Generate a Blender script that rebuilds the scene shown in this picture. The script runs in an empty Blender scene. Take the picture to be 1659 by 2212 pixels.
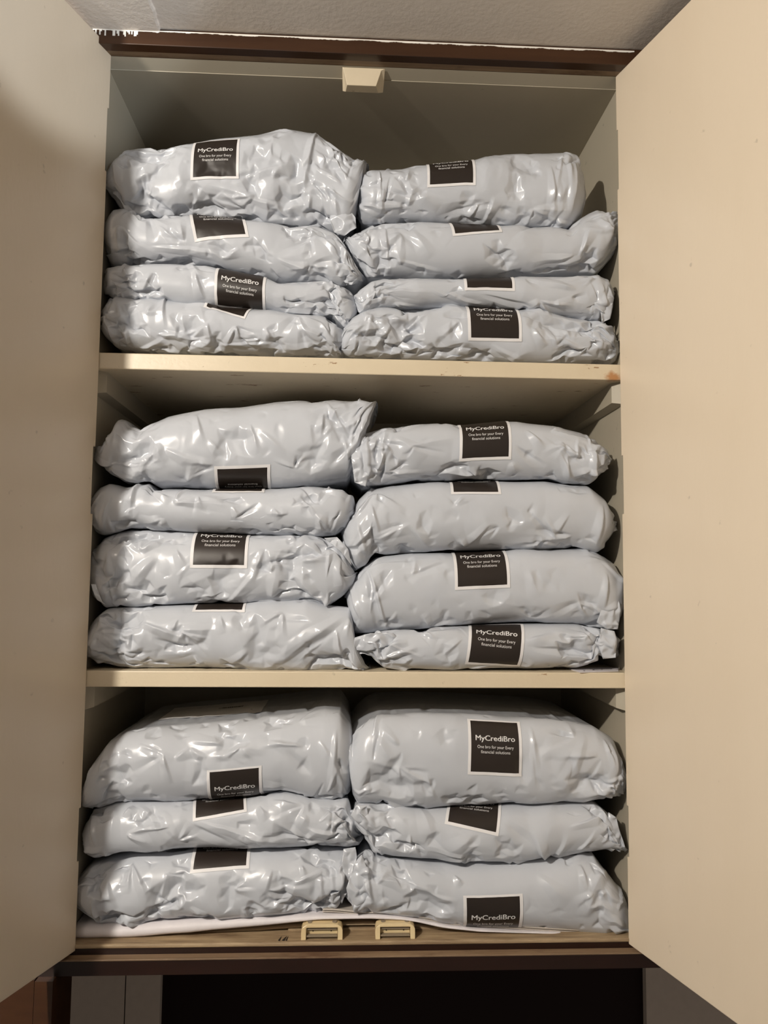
import bpy, bmesh, math, random
import numpy as np
from mathutils import Vector, Matrix

# ------------------------------------------------------------------ camera
CAM = np.array([0.3762, -1.1858, 0.0]); YAW, PITCH, ROLL = 0.04827, 0.08169, 0.00978; F = 1697.6
def cam_rot():
    cy, sy, cp, sp = math.cos(YAW), math.sin(YAW), math.cos(PITCH), math.sin(PITCH)
    f = np.array([sy*cp, cy*cp, sp]); r = np.array([cy, -sy, 0.]); u = np.cross(r, f)
    c, s = math.cos(ROLL), math.sin(ROLL)
    return np.array([c*r+s*u, -s*r+c*u, f])
RM = cam_rot()
scene = bpy.context.scene
C = scene.collection
cd = bpy.data.cameras.new('camera'); co = bpy.data.objects.new('camera', cd); C.objects.link(co)
cd.sensor_fit = 'HORIZONTAL'; cd.sensor_width = 36.0; cd.lens = F/1659*36.0; cd.clip_start = 0.01
M = Matrix.Identity(4)
for i in range(3):
    M[i][0] = RM[0][i]; M[i][1] = RM[1][i]; M[i][2] = -RM[2][i]; M[i][3] = CAM[i]
co.matrix_world = M
scene.camera = co

# ------------------------------------------------------------------ light and exposure
scene.view_settings.view_transform = 'Standard'; scene.view_settings.look = 'None'
scene.view_settings.gamma = 1.0; scene.view_settings.use_curve_mapping = False
scene.view_settings.exposure = 0.0
w = bpy.data.worlds.new('world'); scene.world = w; w.use_nodes = True
w.node_tree.nodes['Background'].inputs[0].default_value = (1.0, 0.90, 0.78, 1)
w.node_tree.nodes['Background'].inputs[1].default_value = 0.14
def lamp(name, loc, power, col, size, target=None, kind='AREA', spot=None):
    l = bpy.data.lights.new(name, kind); l.energy = power; l.color = col
    if kind == 'AREA': l.shape = 'DISK'; l.size = size
    else: l.shadow_soft_size = size
    if spot: l.spot_size = spot; l.spot_blend = 0.4
    o = bpy.data.objects.new(name, l); C.objects.link(o); o.location = loc
    if target is not None:
        o.rotation_euler = (Vector(target)-Vector(loc)).to_track_quat('-Z', 'Y').to_euler()
    return o
lamp('room_lamp', (-0.66, -1.55, 0.765), 126, (1.0, 0.93, 0.83), 0.022, kind='POINT')
lamp('added_cool_spot', (1.0, -1.60, 0.30), 75.0, (0.84, 0.92, 1.0), 0.03, (-0.05, -0.10, 0.81), kind='SPOT', spot=math.radians(13))  # added spot, cone shaped to throw a cool patch on the left door

# ------------------------------------------------------------------ helpers
def ray(px, py):
    d = np.stack([(np.asarray(px, float)-829.5)/F, -(np.asarray(py, float)-1106)/F, np.ones_like(np.asarray(px, float))], -1)
    return d @ RM
def U(px, py, Y):                        # point of the plane Y seen at a photo pixel
    d = ray(px, py); t = (np.asarray(Y)-CAM[1])/d[..., 1]
    return CAM + d*t[..., None]
def UZ(px, py, z):
    d = ray(px, py); t = (z-CAM[2])/d[..., 2]
    return CAM + d*t[..., None]
def proj(P):
    c = (P-CAM) @ RM.T
    return np.stack([829.5+F*c[..., 0]/c[..., 2], 1106-F*c[..., 1]/c[..., 2]], -1)

def nodes(name):
    m = bpy.data.materials.new(name); m.use_nodes = True
    nt = m.node_tree; return m, nt, nt.nodes['Principled BSDF']
def N(nt, t, **kw):
    n = nt.nodes.new(t)
    for k, v in kw.items(): setattr(n, k, v)
    return n
def noise(nt, scale, detail=4, stretch=(1, 1, 1), rough=0.55, seed=0):
    tc = N(nt, 'ShaderNodeNewGeometry'); mp = N(nt, 'ShaderNodeMapping')
    mp.inputs['Scale'].default_value = stretch; mp.inputs['Location'].default_value = (seed*3.1, seed*1.7, seed)
    nt.links.new(tc.outputs['Position'], mp.inputs['Vector'])
    n = N(nt, 'ShaderNodeTexNoise'); n.inputs['Scale'].default_value = scale; n.inputs['Detail'].default_value = detail
    n.inputs['Roughness'].default_value = rough
    nt.links.new(mp.outputs[0], n.inputs['Vector']); return n
def ramp(nt, src, stops):
    r = N(nt, 'ShaderNodeValToRGB'); e = r.color_ramp.elements
    e[0].position, e[0].color = stops[0][0], (*stops[0][1], 1)
    e[1].position, e[1].color = stops[-1][0], (*stops[-1][1], 1)
    for p, c in stops[1:-1]:
        x = e.new(p); x.color = (*c, 1)
    nt.links.new(src, r.inputs[0]); return r
def mixc(nt, fac, a, b):
    m = N(nt, 'ShaderNodeMix', data_type='RGBA')
    for s, v in ((m.inputs[0], fac), (m.inputs[6], a), (m.inputs[7], b)):
        if hasattr(v, 'is_output'): nt.links.new(v, s)
        elif isinstance(v, (int, float)): s.default_value = v
        else: s.default_value = (*v, 1)
    return m.outputs[2]
def bump(nt, b, src, strength, dist):
    n = N(nt, 'ShaderNodeBump'); n.inputs['Strength'].default_value = strength; n.inputs['Distance'].default_value = dist
    nt.links.new(src, n.inputs['Height']); nt.links.new(n.outputs[0], b.inputs['Normal'])

def paint(name, base, dirt, wood=None, chip=0.70, bs=0.12, rough=0.42, stain=None, stretch=(1, 1, 1), smudge=0.35):
    m, nt, b = nodes(name)
    n1 = noise(nt, 7, 5, stretch, 0.6, 1)
    f1 = ramp(nt, n1.outputs[0], [(0.45, (0, 0, 0)), (0.8, (smudge,)*3)])
    c = mixc(nt, f1.outputs[0], base, dirt)
    n3 = noise(nt, 60, 3, (1, 1, 1), 0.5, 4)
    f3 = ramp(nt, n3.outputs[0], [(0.72, (0, 0, 0)), (0.78, (0.5, 0.5, 0.5))])
    c = mixc(nt, f3.outputs[0], c, tuple(x*0.6 for x in dirt))
    if wood:
        n2 = noise(nt, 42, 6, (0.35, 1, 1), 0.7, 2)
        f2 = ramp(nt, n2.outputs[0], [(chip, (0, 0, 0)), (chip+0.03, (1, 1, 1))])
        c = mixc(nt, f2.outputs[0], c, wood)
    if stain:
        for (p, r, sc) in stain:
            g = N(nt, 'ShaderNodeNewGeometry'); vm = N(nt, 'ShaderNodeVectorMath', operation='DISTANCE')
            nt.links.new(g.outputs['Position'], vm.inputs[0]); vm.inputs[1].default_value = p
            nn = noise(nt, 90, 4, (1, 1, 1), 0.6, 6)
            ad = N(nt, 'ShaderNodeMath', operation='MULTIPLY_ADD'); nt.links.new(nn.outputs[0], ad.inputs[0])
            ad.inputs[1].default_value = r*1.6; nt.links.new(vm.outputs['Value'], ad.inputs[2])
            f = ramp(nt, ad.outputs[0], [(r*1.2, (0.85,)*3), (r*1.7, (0, 0, 0))])
            c = mixc(nt, f.outputs[0], c, sc)
    nt.links.new(c, b.inputs['Base Color']); b.inputs['Roughness'].default_value = rough
    nb = noise(nt, 160, 3, stretch, 0.5, 3); bump(nt, b, nb.outputs[0], bs, 0.002)
    return m
def wood(name, dark, light, scale=30, rough=0.4, patch=None, stretch=(0.08, 1, 1)):
    m, nt, b = nodes(name)
    n1 = noise(nt, scale, 6, stretch, 0.65, 1)
    r = ramp(nt, n1.outputs[0], [(0.3, dark), (0.7, light)]); c = r.outputs[0]
    if patch:
        n2 = noise(nt, 14, 5, (0.4, 1, 1), 0.7, 5)
        f = ramp(nt, n2.outputs[0], [(0.5, (0, 0, 0)), (0.68, (1, 1, 1))]); c = mixc(nt, f.outputs[0], c, patch)
    nt.links.new(c, b.inputs['Base Color']); b.inputs['Roughness'].default_value = rough
    bump(nt, b, n1.outputs[0], 0.15, 0.003); return m
def plain(name, col, rough=0.5, spec=0.5):
    m, nt, b = nodes(name); n = noise(nt, 50, 3)
    r = ramp(nt, n.outputs[0], [(0.3, tuple(x*0.93 for x in col)), (0.7, col)])
    nt.links.new(r.outputs[0], b.inputs['Base Color']); b.inputs['Roughness'].default_value = rough
    b.inputs['Specular IOR Level'].default_value = spec; return m

CREAM = (0.66, 0.57, 0.42)
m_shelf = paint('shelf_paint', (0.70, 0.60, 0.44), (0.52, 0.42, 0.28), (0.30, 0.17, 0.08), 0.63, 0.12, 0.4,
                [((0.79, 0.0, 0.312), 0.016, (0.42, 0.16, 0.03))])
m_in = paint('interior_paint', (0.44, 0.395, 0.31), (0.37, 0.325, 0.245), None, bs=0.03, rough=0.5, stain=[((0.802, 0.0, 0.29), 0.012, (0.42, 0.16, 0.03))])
m_door = paint('door_paint', (0.74, 0.63, 0.49), (0.66, 0.55, 0.41), None, rough=0.3, stretch=(1, 1, 0.3), smudge=0.3)
m_bottom = wood('worn_bottom_board', (0.17, 0.11, 0.06), (0.44, 0.33, 0.20), 90, 0.6, (0.24, 0.16, 0.09), (0.14, 1.2, 1.2))
m_brown = wood('brown_varnish', (0.035, 0.014, 0.006), (0.065, 0.028, 0.012), 25, 0.28)
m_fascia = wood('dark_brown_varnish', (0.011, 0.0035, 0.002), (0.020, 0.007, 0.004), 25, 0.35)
m_tan = wood('worn_tan_edge', (0.13, 0.08, 0.045), (0.28, 0.19, 0.115), 45, 0.5, (0.08, 0.035, 0.016))
m_darkgroove = plain('dark_groove', (0.02, 0.01, 0.006), 0.5)
m_maroon = plain('dark_maroon_door', (0.012, 0.0035, 0.003), 0.6, 0.2)
m_panel = plain('grey_wall_panel', (0.62, 0.52, 0.45), 0.7)
m_white = plain('white_flaked_paint', (0.85, 0.82, 0.76), 0.6)
m_catch = paint('catch_plastic', (0.72, 0.58, 0.34), (0.45, 0.30, 0.14), None, rough=0.35, smudge=0.8)
m_metal = plain('dull_screw_metal', (0.25, 0.2, 0.14), 0.4)
m_dark = plain('dark_hole', (0.015, 0.01, 0.008), 0.7)
m_paper = plain('white_paper', (0.80, 0.76, 0.78), 0.6)
m_board = plain('brown_cardboard', (0.34, 0.26, 0.17), 0.8)
m_grey = plain('grey_printed_card', (0.50, 0.45, 0.40), 0.7)
def plaster():
    m, nt, b = nodes('ceiling_plaster'); n = noise(nt, 130, 6, (1, 1, 1), 0.6); n2 = noise(nt, 4, 3)
    r = ramp(nt, n2.outputs[0], [(0.3, (0.74, 0.68, 0.62)), (0.7, (0.82, 0.76, 0.70))])
    nt.links.new(r.outputs[0], b.inputs['Base Color']); b.inputs['Roughness'].default_value = 0.9
    bump(nt, b, n.outputs[0], 0.35, 0.004); return m
m_plaster = plaster()
def plastic():
    m, nt, b = nodes('pale_grey_poly_plastic')
    n = noise(nt, 18, 4, (1, 1, 1), 0.5); r = ramp(nt, n.outputs[0], [(0.3, (0.525, 0.550, 0.600)), (0.7, (0.555, 0.580, 0.630))])
    nt.links.new(r.outputs[0], b.inputs['Base Color']); b.inputs['Roughness'].default_value = 0.27
    b.inputs['Specular IOR Level'].default_value = 0.38
    b.inputs['Coat Weight'].default_value = 0.22; b.inputs['Coat Roughness'].default_value = 0.09
    g = N(nt, 'ShaderNodeNewGeometry'); v = N(nt, 'ShaderNodeTexVoronoi'); v.inputs['Scale'].default_value = 42; v.inputs['Randomness'].default_value = 1.0
    nt.links.new(g.outputs['Position'], v.inputs['Vector']); bump(nt, b, v.outputs['Distance'], 0.10, 0.004); return m
m_bag = plastic()
m_border = plain('white_label_paper', (0.82, 0.81, 0.82), 0.45)
m_black = plain('black_label_print', (0.022, 0.016, 0.013), 0.38)
m_letter = plain('white_label_lettering', (0.80, 0.79, 0.78), 0.5)

def tag(o, label=None, cat=None, group=None, kind=None):
    if label: o['label'] = label
    if cat: o['category'] = cat
    if group: o['group'] = group
    if kind: o['kind'] = kind
    return o
def mesh_obj(name, verts, faces, mats, parent=None, loc=None, fm=None, smooth=False):
    verts = np.asarray(verts, float)
    off = np.zeros(3)
    if parent is not None: off = np.array(parent.get('_o', (0, 0, 0)), float)
    elif loc is not None: off = np.asarray(loc, float)
    me = bpy.data.meshes.new(name)
    me.from_pydata([tuple(v) for v in (verts-off)], [], [tuple(int(i) for i in f) for f in faces])
    for m in (mats if isinstance(mats, (list, tuple)) else [mats]): me.materials.append(m)
    if fm is not None: me.polygons.foreach_set('material_index', np.asarray(fm, dtype=np.int32))
    if smooth: me.polygons.foreach_set('use_smooth', [True]*len(me.polygons))
    me.update()
    o = bpy.data.objects.new(name, me); C.objects.link(o)
    if parent is not None:
        o.parent = parent; o['_o'] = tuple(off)
    else:
        o.location = off; o['_o'] = tuple(off)
    return o
class MB:
    def __init__(s): s.v = []; s.f = []
    def box(s, x0, x1, y0, y1, z0, z1):
        b = len(s.v)
        s.v += [(x, y, z) for x in (x0, x1) for y in (y0, y1) for z in (z0, z1)]
        s.f += [tuple(b+i for i in q) for q in ((0, 1, 3, 2), (4, 6, 7, 5), (0, 4, 5, 1), (2, 3, 7, 6), (0, 2, 6, 4), (1, 5, 7, 3))]
        return s
    def prism(s, pts, d):                      # pts: 3D polygon, d: extrusion vector
        b = len(s.v); n = len(pts); s.v += [tuple(p) for p in pts]+[tuple(np.add(p, d)) for p in pts]
        s.f += [tuple(range(b+n-1, b-1, -1)), tuple(range(b+n, b+2*n))]
        s.f += [(b+i, b+(i+1) % n, b+n+(i+1) % n, b+n+i) for i in range(n)]; return s
    def cyl(s, c, axis, r, h, n=20):
        axis = Vector(axis).normalized(); q = axis.to_track_quat('Z', 'Y')
        pts = [Vector(c)+q @ Vector((r*math.cos(2*math.pi*i/n), r*math.sin(2*math.pi*i/n), 0)) for i in range(n)]
        return s.prism([tuple(p) for p in pts], tuple(axis*h))
    def build(s, name, mat, parent=None, bev=0.0, loc=None):
        o = mesh_obj(name, s.v, s.f, mat, parent, loc)
        bm = bmesh.new(); bm.from_mesh(o.data); bmesh.ops.recalc_face_normals(bm, faces=bm.faces)
        if bev: bmesh.ops.bevel(bm, geom=list(bm.edges), offset=bev, segments=2, affect='EDGES', profile=0.5, clamp_overlap=True)
        bm.to_mesh(o.data); bm.free(); return o
def empty(name, loc, **kw):
    o = bpy.data.objects.new(name, None); C.objects.link(o); o.location = loc; o['_o'] = tuple(loc); o.empty_display_size = 0.05
    return tag(o, **kw)

# ------------------------------------------------------------------ dimensions (metres)
XL, XR = -0.010, 0.810
Z_TOP, Z_CEIL = 0.806, 0.800
S1T, S1B, S2T, S2B, ZB = 0.3342, 0.3092, -0.1422, -0.1656, -0.5268
DEP = 0.39
FY = -0.030                                # front of the outer brown frame
Z_HEAD = float(U(700, 84, FY)[2])
Z_FASC = float(U(700, 2104, -0.02)[2])

# ------------------------------------------------------------------ setting
c = MB().box(-1.6, 2.3, -2.9, 0.06, Z_HEAD+0.005, Z_HEAD+0.06)
tag(c.build('ceiling', m_plaster), kind='structure')
xb = float(U(349, 74, FY)[0])
def beam():                                # rough plaster band, uneven right edge
    rnd = random.Random(3); ys = np.linspace(FY, -2.9, 260)
    v = []; f = []
    for y in ys:
        x = xb+0.0022*rnd.uniform(-1, 1)+0.0015*math.sin(y*37)
        v += [(-1.6, y, Z_HEAD+0.006), (-1.6, y, Z_HEAD), (x-0.003, y, Z_HEAD), (x-0.0005, y, Z_HEAD+0.0015), (x+0.001, y, Z_HEAD+0.006)]
    for i in range(len(ys)-1):
        for k in range(4): a = i*5+k; f.append((a, a+1, a+6, a+5))
    f += [(0, 1, 2, 3, 4)]
    return tag(mesh_obj('trim_1', v, f, m_plaster), kind='structure')
beam()
# wall around and under the cupboard, recessed beneath it
YB = 0.62
xa, xm, xd, xr = [float(U(p, 2150, YB)[0]) for p in (40, 270, 346, 1396)]
tag(MB().box(-1.6, xm-0.0012, YB, YB+0.03, -1.9, ZB-0.03).build('wall_back', m_panel), kind='structure')
tag(MB().box(xm+0.0012, xd, YB+0.001, YB+0.03, -1.9, ZB-0.03).build('trim_2', m_panel), kind='structure')
tag(MB().box(xr, 2.3, YB, YB+0.03, -1.9, ZB-0.03).build('wall_back', m_panel), kind='structure')
tag(MB().box(xd, xr, YB+0.02, YB+0.05, -1.9, ZB-0.03).build('door_1', m_maroon), kind='structure')
tag(MB().box(xm-0.0012, xm+0.0012, YB+0.004, YB+0.02, -1.9, ZB-0.03).build('trim_3', m_dark), kind='structure')
tag(MB().box(-1.6, XL-0.019, 0.012, 0.03, Z_FASC, Z_HEAD+0.004).build('wall_left', m_panel), kind='structure')
tag(MB().box(XR+0.019, 2.3, 0.012, 0.03, Z_FASC, Z_HEAD+0.004).build('wall_right', m_panel), kind='structure')
# brown door casing down the left, below the cupboard
xp = float(U(113, 2150, FY)[0]); x2 = float(U(72, 2150, FY)[0]); x3 = float(U(30, 2150, FY)[0])
p = MB(); zc = ZB-0.012
p.box(x2+0.001, xp, FY, 0.05, -1.9, Z_FASC); p.box(x3+0.001, x2-0.001, FY+0.004, 0.05, -1.9, Z_FASC); p.box(-0.5, x3-0.001, FY+0.010, 0.05, -1.9, Z_FASC)
p.box(-0.5, x2, FY+0.014, 0.05, -1.9, Z_FASC-0.001)
tag(p.build('trim_4', m_brown), kind='structure')

# ------------------------------------------------------------------ cupboard
cup = empty('cupboard', (0.4, 0, ZB), label='cream painted built-in wall cupboard with brown frame and both doors open', cat='cupboard')
T = 0.018
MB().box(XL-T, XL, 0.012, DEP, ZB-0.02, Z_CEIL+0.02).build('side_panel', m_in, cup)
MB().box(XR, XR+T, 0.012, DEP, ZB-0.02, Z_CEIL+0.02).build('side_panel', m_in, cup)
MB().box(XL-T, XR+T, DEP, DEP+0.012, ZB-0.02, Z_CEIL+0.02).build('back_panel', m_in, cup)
MB().box(XL-T, XR+T, 0.0245, DEP, Z_CEIL, Z_CEIL+0.016).build('top_panel', m_in, cup)
MB().prism([(XL, 0.0, Z_TOP), (XL, 0.024, Z_CEIL+0.0012), (XL, 0.026, Z_TOP+0.008), (XL, 0.0, Z_TOP+0.008)], (XR-XL, 0, 0)).build('top_rail', m_in, cup)
for a, b in ((S1B, S1T), (S2B, S2T)):
    MB().box(XL, XR, 0.002, DEP-0.001, a, b).build('shelf', m_shelf, cup, 0.0015)
    for s in (0, 1):                       # bearer under each end of the shelf, splayed front end
        x = XL if s == 0 else XR; d = 0.016 if s == 0 else -0.016; h = 0.036
        pts = [(x, 0.010, a), (x, 0.010, a-h), (x, DEP-0.002, a-h), (x, DEP-0.002, a)]
        bb = MB(); n0 = len(bb.v)
        bb.v += pts+[(x+d, 0.022, a), (x+d, 0.022, a-h+0.004), (x+d, DEP-0.002, a-h+0.004), (x+d, DEP-0.002, a)]
        bb.f += [(0, 1, 2, 3), (4, 7, 6, 5), (0, 4, 5, 1), (1, 5, 6, 2), (2, 6, 7, 3), (3, 7, 4, 0)]
        bb.build('shelf_bearer', m_in, cup)
MB().box(XL, XR, -0.002, DEP-0.001, ZB-0.006, ZB).build('bottom_board', m_bottom, cup, 0.002)
# lower frame: dark rebate, tan ledge, brown fascia
FB = -0.017
zl = float(U(700, 2067, FB)[2])
xl0, xr0 = float(U(80, 2090, FY)[0])-0.1, float(U(1440, 2090, FY)[0])+0.1
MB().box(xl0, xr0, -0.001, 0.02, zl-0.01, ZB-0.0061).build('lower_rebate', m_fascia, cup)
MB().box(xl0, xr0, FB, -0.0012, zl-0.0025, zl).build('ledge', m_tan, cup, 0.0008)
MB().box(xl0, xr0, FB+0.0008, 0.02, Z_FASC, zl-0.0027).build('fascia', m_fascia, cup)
# header: brown face, groove, worn lower edge
xh0, xh1 = -0.06, 0.86
z1 = float(U(700, 113, FY)[2]); z2 = float(U(700, 124, -0.012)[2])
MB().box(xh0-0.6, xh1+0.6, FY, 0.0, z1, Z_HEAD+0.0045).build('header', m_brown, cup, 0.001)
MB().box(xh0, xh1, -0.010, 0.0, z2, z1).build('header_groove', m_brown, cup)
MB().box(xh0, xh1, -0.014, 0.0, Z_TOP, z2).build('header_edge', m_tan, cup, 0.0012)
def smear():                               # white ceiling paint run over onto the header
    rnd = random.Random(8); mb = MB(); xs = np.linspace(-0.02, 0.82, 420)
    wv = 0.0016
    lows = []
    for x in xs:
        wv += rnd.uniform(-0.0006, 0.0006); wv = min(max(wv, 0.0001), 0.0016)
        q = wv if x > 0.10 else wv+0.0008
        if x < 0.048 and rnd.random() < 0.35: q += rnd.uniform(0.002, 0.009)
        lows.append(q)
    for i in range(len(xs)-1):
        q = lows[i]
        if 0.23 < xs[i] < 0.27 or (0.08 < xs[i] < 0.12): q *= 0.3
        mb.box(xs[i], xs[i+1], FY-0.0008, FY+0.0005, Z_HEAD-q, Z_HEAD+0.0015)
    return mb.build('paint_smear', m_white, cup)
tag(smear(), label='flaked white paint along the brown header')
# wooden stop block under the header
pa, pb = U(739, 157, 0.0), U(832, 162, 0.0); zt = Z_TOP-0.0015; zb = float(U(785, 185, 0.010)[2]); x0, x1 = float(pa[0]), float(pb[0])
mb = MB()
mb.v += [(x0, 0.001, zt), (x1, 0.001, zt), (x1, 0.030, zt), (x0, 0.030, zt),
         (x0+0.002, 0.001, zt-0.003), (x1-0.006, 0.001, zt-0.003), (x1-0.002, 0.030, zb+0.002), (x0+0.001, 0.030, zb+0.002),
         (x0+0.008, 0.010, zb), (x1-0.014, 0.010, zb), (x1-0.010, 0.028, zb), (x0+0.006, 0.028, zb)]
mb.f += [(0, 1, 5, 4), (4, 5, 9, 8), (1, 2, 6, 5), (5, 6, 10, 9), (0, 4, 7, 3), (4, 8, 11, 7), (8, 9, 10, 11), (0, 3, 2, 1), (2, 3, 7, 11, 10, 6)]
mb.build('door_stop', m_shelf, cup, 0.0006)
# doors
def door(side, ang, ztop, zbot, notches, W=0.41, th=0.019):
    s = -1 if side == 'l' else 1
    h = np.array([0.0 if side == 'l' else 0.80, 0.0, 0]); d = np.array([s*math.sin(ang), -math.cos(ang), 0])
    n = np.array([s*math.cos(ang), math.sin(ang), 0])     # towards the outer face
    out = [(0.0, ztop)]
    for (za, zb_, q) in notches: out += [(0.0, za), (q, za), (q, zb_), (0.0, zb_)]
    out += [(0.0, zbot), (W, zbot), (W, ztop)]
    pts = [h+d*u+np.array([0, 0, z]) for u, z in out]
    o = MB().prism(pts, n*th).build('door', m_door, cup, 0.0)
    bm = bmesh.new(); bm.from_mesh(o.data)
    bmesh.ops.bevel(bm, geom=[e for e in bm.edges], offset=0.0012, segments=2, affect='EDGES', profile=0.5, clamp_overlap=True)
    bm.to_mesh(o.data); bm.free()
    for (za, zb_, q) in notches[:2]:       # hinge leaves let into the edge
        hb = MB(); c0 = h+d*(q*0.5)+n*(th*0.55)
        hb.cyl(tuple(h+n*th*0.9+d*0.0+np.array([0, 0, zb_])), (0, 0, 1), 0.0022, za-zb_)
        hb.build('hinge', m_door, o)
    return o
def zz(py, px): return float(U(px, py, 0.0)[2])
door('l', math.radians(19), zz(106, 235), zz(2054, 158), [(zz(235, 230), zz(370, 225), 0.0035), (zz(965, 208), zz(1110, 200), 0.005), (zz(1745, 170), zz(1860, 165), 0.004)])
door('r', math.radians(15.2), zz(166, 1331), zz(2039, 1361), [(zz(283, 1334), zz(410, 1335), 0.0035), (zz(985, 1340), zz(1110, 1340), 0.004), (zz(1740, 1350), zz(1850, 1352), 0.004)])
# catches on the bottom board
def catch(px0, px1):
    a, b = U(px0, 2034, 0.003), U(px1, 2034, 0.003); x0, x1 = float(a[0]), float(b[0]); z0 = ZB
    y0 = 0.003; H = 0.0205; W = x1-x0
    xs = lambda u: x0+W*u
    out = [(0, 0), (0, .62), (.03, .82), (.12, .97), (.22, 1), (.78, 1), (.88, .97), (.97, .82), (1, .62), (1, 0), (.88, 0), (.88, .78), (.12, .78), (.12, 0)]
    mb = MB(); mb.prism([(xs(u), y0+0.004*v, z0+H*v) for u, v in out], (0, 0.018, 0.0005))
    body = mb.build('catch', m_catch, cup, 0.0008)
    tp = MB().prism([(xs(.12), y0+0.022, z0+H*1.02), (xs(.88), y0+0.022, z0+H*1.02), (xs(.80), y0+0.030, z0+H*1.02), (xs(.20), y0+0.030, z0+H*1.02)], (0, 0, -0.004)); tp.build('fixing_plate', m_catch, body, 0.0006)
    MB().box(xs(.13), xs(.87), y0+0.011, y0+0.019, z0, z0+H*.75).build('back_plate', m_catch, body)
    r = MB(); r.box(xs(.13), xs(.87), y0+0.003, y0+0.010, z0+H*.14, z0+H*.26); r.box(xs(.14), xs(.86), y0+0.007, y0+0.014, z0+H*.55, z0+H*.67); r.build('roller', m_metal, body, 0.0006)
    for u in (.2, .8):
        MB().cyl((xs(u), y0+0.012, z0+H*1.02), (0, -0.16, 1), 0.0034, 0.0008).build('screw', m_metal, body)
        MB().cyl((xs(u+(.08 if u < .5 else -.08)), y0+0.0112, z0+H*.42), (0, -1, 0), 0.0009, 0.0006, 10).build('pin_hole', m_dark, body)
    return body
catch(650, 740); catch(811, 897)
xa_, xb_ = float(U(622, 2020, 0.03)[0]), float(U(1010, 2020, 0.03)[0])
MB().box(xa_, xb_, 0.034, 0.062, ZB, ZB+0.003).build('packing_strip', m_bottom, cup, 0.0005)
for px, w_ in ((600, 0.004), (608, 0.006), (616, 0.003)):   # splintered chips on the front edge
    q = UZ(px, 2036, ZB); MB().prism([(q[0], 0.004, ZB+0.0002), (q[0]+w_*0.6, 0.002, ZB+0.0002), (q[0]+w_, 0.016, ZB+0.0002), (q[0]+w_*0.5, 0.010, ZB+0.0002)], (0, 0, 0.0006)).build('splinter', m_dark, cup)

# ------------------------------------------------------------------ lettering
def text_mesh(s, bold):
    cu = bpy.data.curves.new('t', 'FONT'); cu.body = s; cu.size = 1; cu.resolution_u = 3; cu.offset = bold
    o = bpy.data.objects.new('t', cu); C.objects.link(o)
    me = bpy.data.meshes.new_from_object(o.evaluated_get(bpy.context.evaluated_depsgraph_get()))
    bm = bmesh.new(); bm.from_mesh(me); bmesh.ops.triangulate(bm, faces=bm.faces)
    for _ in range(3):
        le = [e for e in bm.edges if e.calc_length() > 0.22]
        if not le: break
        bmesh.ops.subdivide_edges(bm, edges=le, cuts=1); bmesh.ops.triangulate(bm, faces=bm.faces)
    bm.verts.index_update(); bm.verts.ensure_lookup_table()
    v = np.array([(q.co.x, q.co.y) for q in bm.verts]); f = [[q.index for q in p.verts] for p in bm.faces]
    bm.free(); bpy.data.objects.remove(o); bpy.data.curves.remove(cu); bpy.data.meshes.remove(me)
    v[:, 0] -= v[:, 0].min(); return v, f
def lines():
    V = []; Fc = []; n = 0
    for s, bold, x0, x1, base, cap in (('MyCrediBro', 0.022, 0.135, 0.865, 0.405, 0.095), ('One bro for your Every', 0.0, 0.17, 0.84, 0.535, 0.055), ('financial solutions', 0.0, 0.235, 0.775, 0.62, 0.055)):
        v, f = text_mesh(s, 0.0)
        W = v[:, 0].max()
        for dx, dy in (((0, 0), (0.035, 0), (0.017, 0.02)) if bold else ((0, 0),)):
            q = np.stack([x0+(v[:, 0]+dx)/W*(x1-x0), base-(v[:, 1]+dy)*cap/0.73], 1)
            V.append(q); Fc += [[i+n for i in t] for t in f]; n += len(q)
    return np.concatenate(V), Fc
LV, LF = lines()

# ------------------------------------------------------------------ bags
def facets(x, y, sc, seed):
    r = np.random.default_rng(seed); ph = r.uniform(0, 6.28, 8); th = r.uniform(0, 3.14)
    u = (x*math.cos(th)+y*math.sin(th))/sc; v = (-x*math.sin(th)+y*math.cos(th))/sc
    u, v = (u+0.42*np.sin(1.9*v+ph[0])+0.22*np.sin(3.7*u+2.1*v+ph[1])+40, v+0.42*np.sin(1.7*u+ph[2])+0.22*np.sin(3.3*v-2.3*u+ph[3])+40)
    T_ = r.uniform(-1, 1, (97, 97)); T_ = np.sign(T_)*np.abs(T_)**1.3
    s = (u+v)*0.366; a = u+s; b = v+s; i = np.floor(a).astype(int); j = np.floor(b).astype(int); a = a-i; b = b-j
    g = lambda p, q: T_[p % 97, q % 97]
    h00, h10, h01, h11 = g(i, j), g(i+1, j), g(i, j+1), g(i+1, j+1)
    return np.where(a > b, h00+(h10-h00)*a+(h11-h10)*b, h00+(h01-h00)*b+(h11-h01)*a)
def smooth1(a, k):
    for _ in range(k): a = np.concatenate([[a[0]], (a[:-2]+2*a[1:-1]+a[2:])/4, [a[-1]]])
    return a

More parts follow.
